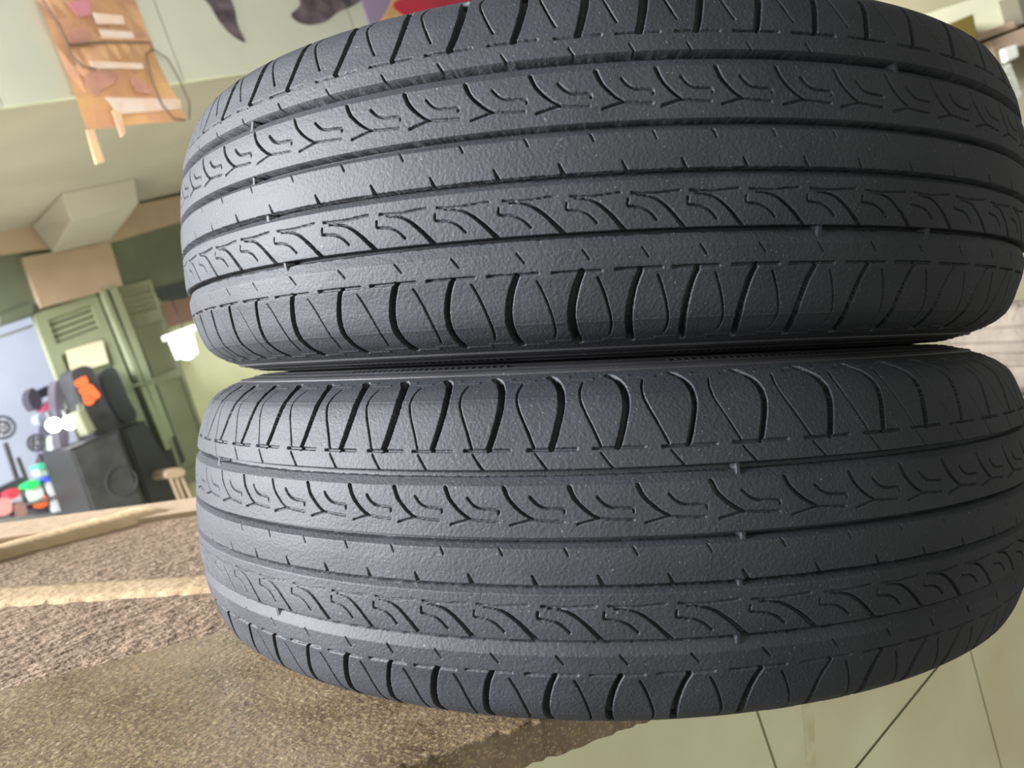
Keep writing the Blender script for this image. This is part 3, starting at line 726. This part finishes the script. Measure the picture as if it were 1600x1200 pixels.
# ------------------------------------------------------------------ right-hand background (frontal wall)
RN = (-CF) - BUP * (-CF).dot(BUP); RN = RN.normalized()
PR0 = CAM + ray(1500, 100) * 2.6
def rp(x, y, off=0.0):
    d = ray(x, y); o_ = PR0 + RN * off
    return CAM + d * ((o_ - CAM).dot(RN) / d.dot(RN))
def prr(name, px, off, thick, material, parent=None, bevel=0, kind=None): return prism_f(name, px, off, thick, material, parent, bevel, kind, plane=rp, nrm=RN)
M_RW = mat('warm_olive_plaster', (.27, .25, .155), .8, .15, 3)
prr('wall_right', [(780, -200), (2000, -500), (2000, 1000), (1000, 1100)], 0, .1, M_RW, kind='structure')
M_CRM = mat('cream_paint', (.45, .44, .31), .5, .1, 3)
prr('trim_15', [(1380, 72), (1440, 24), (1700, -60), (1700, -18), (1528, 56), (1400, 110)], .12, .12, M_CRM, kind='structure')
prr('trim_16', [(1526, 54), (1700, -12), (1700, 2), (1530, 64)], .16, .16, M_BROWN, kind='structure')
bx = prr('cardboard_box', [(1484, 38), (1521, 21), (1528, 58), (1496, 74)], .26, .2, mat('olive_card', (.10, .075, .008), .6, .15, 9), bevel=.004); tag(bx, 'olive brown box by cream beam above the top tyre right shoulder', 'box')
bx = prr('carton', [(1546, 64), (1640, 28), (1650, 60), (1552, 82)], .2, .18, mat('pinkish_card', (.30, .215, .15), .7, .15, 9), bevel=.004); tag(bx, 'pinkish brown carton on the right wall shelf', 'carton')
bx = prr('small_box', [(1552, 79), (1568, 72), (1575, 100), (1559, 106)], .22, .15, mat('brown_card', (.115, .085, .05), .7), bevel=.004); tag(bx, 'small dark brown box beneath the pinkish carton', 'box')
bx = prr('white_packet', [(1568, 76), (1590, 68), (1594, 88), (1573, 98)], .24, .1, mat('white_plastic', (.40, .42, .36), .35), bevel=.006); tag(bx, 'shiny white packet right of the small brown box', 'packet')
bx = prr('grey_packet', [(1562, 104), (1580, 98), (1600, 150), (1584, 160)], .24, .1, mat('grey_hatched', (.36, .37, .30), .5, .5, 60), bevel=.004); tag(bx, 'pale grey packet with dark hatching under the white packet', 'packet')
prr('trim_17', [(1588, -10), (1640, -30), (1660, 30), (1600, 36)], .2, .1, mat('dark_brown_post', (.09, .08, .055), .6), kind='structure')
# dusty tyre stack behind right
M_DS = M_DUSTY
lowmesh = make_tread_mesh([-60, -54.4], 21, True, 1.1, 1.1, fine=100)
SUd = sidewall_mesh(1, False); SLd = sidewall_mesh(-1, False)
dc = CAM + ray(1752, 560) * 1.62
for i, lb in enumerate(('dusty brown tyre in the stack behind on the right, topmost', 'dusty brown tyre second in the stack behind on the right', 'dusty brown tyre at the bottom of the stack behind on the right')):
    tyre((dc.x, dc.y, .168 - .1864 * i), lb, lowmesh, 'dusty tyres stacked behind', M_DS, M_DS, SUd, SLd)
# ------------------------------------------------------------------ tiled face under the slab, lower floor
def tilemat():
    return mat('yellow_green_tile', (.70, .70, .47), .38, bump=.0003, bscale=120, col2=(.60, .55, .34), nscale=7)
M_TILE = tilemat()
M_GROUT = mat('dark_grout', (.075, .07, .03), .8)
# plane containing the slab front edge direction and running down the building vertical
eb = e1 + Vector((0, .02, 0)) + Vector((0, 0, -.022))
tn = ed.cross(BUP).normalized()
if tn.dot(CAM - eb) < 0: tn = -tn
TP = eb - tn * .030
def tp(x, y, off=0.0):
    d = ray(x, y); o_ = TP + tn * off
    return CAM + d * ((o_ - CAM).dot(tn) / d.dot(tn))
def tz(x, off=0):  # top end of a joint: slab underside line
    return None
def prt(name, px, off, thick, material, kind=None, parent=None):
    return prism_f(name, px, off, thick, material, parent, kind=kind, plane=tp, nrm=tn)
def face_quad(s0, s1, t0, t1, off, thick, name, material, skew=0):
    # s along the edge, t down the building vertical (metres)
    o_ = TP + tn * off; down = -BUP
    down = (down - tn * down.dot(tn)).normalized()
    e_ = (ed - tn * ed.dot(tn)).normalized()
    pts = [o_ + e_ * s0 + down * t0, o_ + e_ * s1 + down * t0, o_ + e_ * s1 + down * t1, o_ + e_ * s0 + down * t1]
    bm = bmesh.new(); fr = [bm.verts.new(p) for p in pts]; bk_ = [bm.verts.new(p - tn * thick) for p in pts]
    bm.faces.new(fr); bm.faces.new(bk_[::-1])
    for i in range(4): bm.faces.new((fr[i], bk_[i], bk_[(i + 1) % 4], fr[(i + 1) % 4]))
    o = from_bm(name, bm, material, bevel=.0006); o['kind'] = 'structure'; return o
def s_of(x, y):
    e_ = (ed - tn * ed.dot(tn)).normalized(); down = (-BUP - tn * (-BUP).dot(tn)).normalized()
    p = tp(x, y) - TP
    # solve p = e_*s + down*t
    a11 = 1; a12 = e_.dot(down); b1 = p.dot(e_); b2 = p.dot(down); det = 1 - a12 * a12
    return (b1 - a12 * b2) / det, (b2 - a12 * b1) / det
sA = s_of(1192, 1150)[0]; sB = s_of(1534, 1100)[0]
js = [sA - 2 * (sB - sA), sA - (sB - sA), sA, sB, sB + (sB - sA), sB + 2 * (sB - sA), sB + 3.2 * (sB - sA)]
for i in range(len(js) - 1):
    face_quad(js[i] + .0012, js[i + 1] - .0012, -.02, .75, .003, .012, 'wall_front', M_TILE)
face_quad(js[0] - .1, js[-1], -.02, .75, -.001, .03, 'wall_front', M_GROUT)
# dark diagonal crack and a stained band
prt('trim_18', [(1466, 1040), (1468, 1041), (1338, 1202), (1335, 1202)], .0036, .0008, M_GROUT, 'structure')
prt('trim_19', [(1253, 1098), (1271, 1094), (1276, 1210), (1262, 1210)], .0034, .0006, mat('ochre_stain', (.52, .46, .24), .6, .25, 60, col2=(.66, .64, .42)), 'structure')
lf = prism_z('floor', [(.42, .2), (1.9, .2), (1.9, 1.9), (.42, 1.9)], -.2974, -.35, M_RW, kind='structure')
# the shop's own floor, level with the building
q0 = fac(150, 900, 0); bm = bmesh.new()
vs = [bm.verts.new(q0 + BW * a + BN * b_) for a, b_ in ((-5, -3), (6, -3), (6, 4), (-5, 4))]
bm.faces.new(vs); o = from_bm('floor', bm, M_OLIVE); o['kind'] = 'structure'
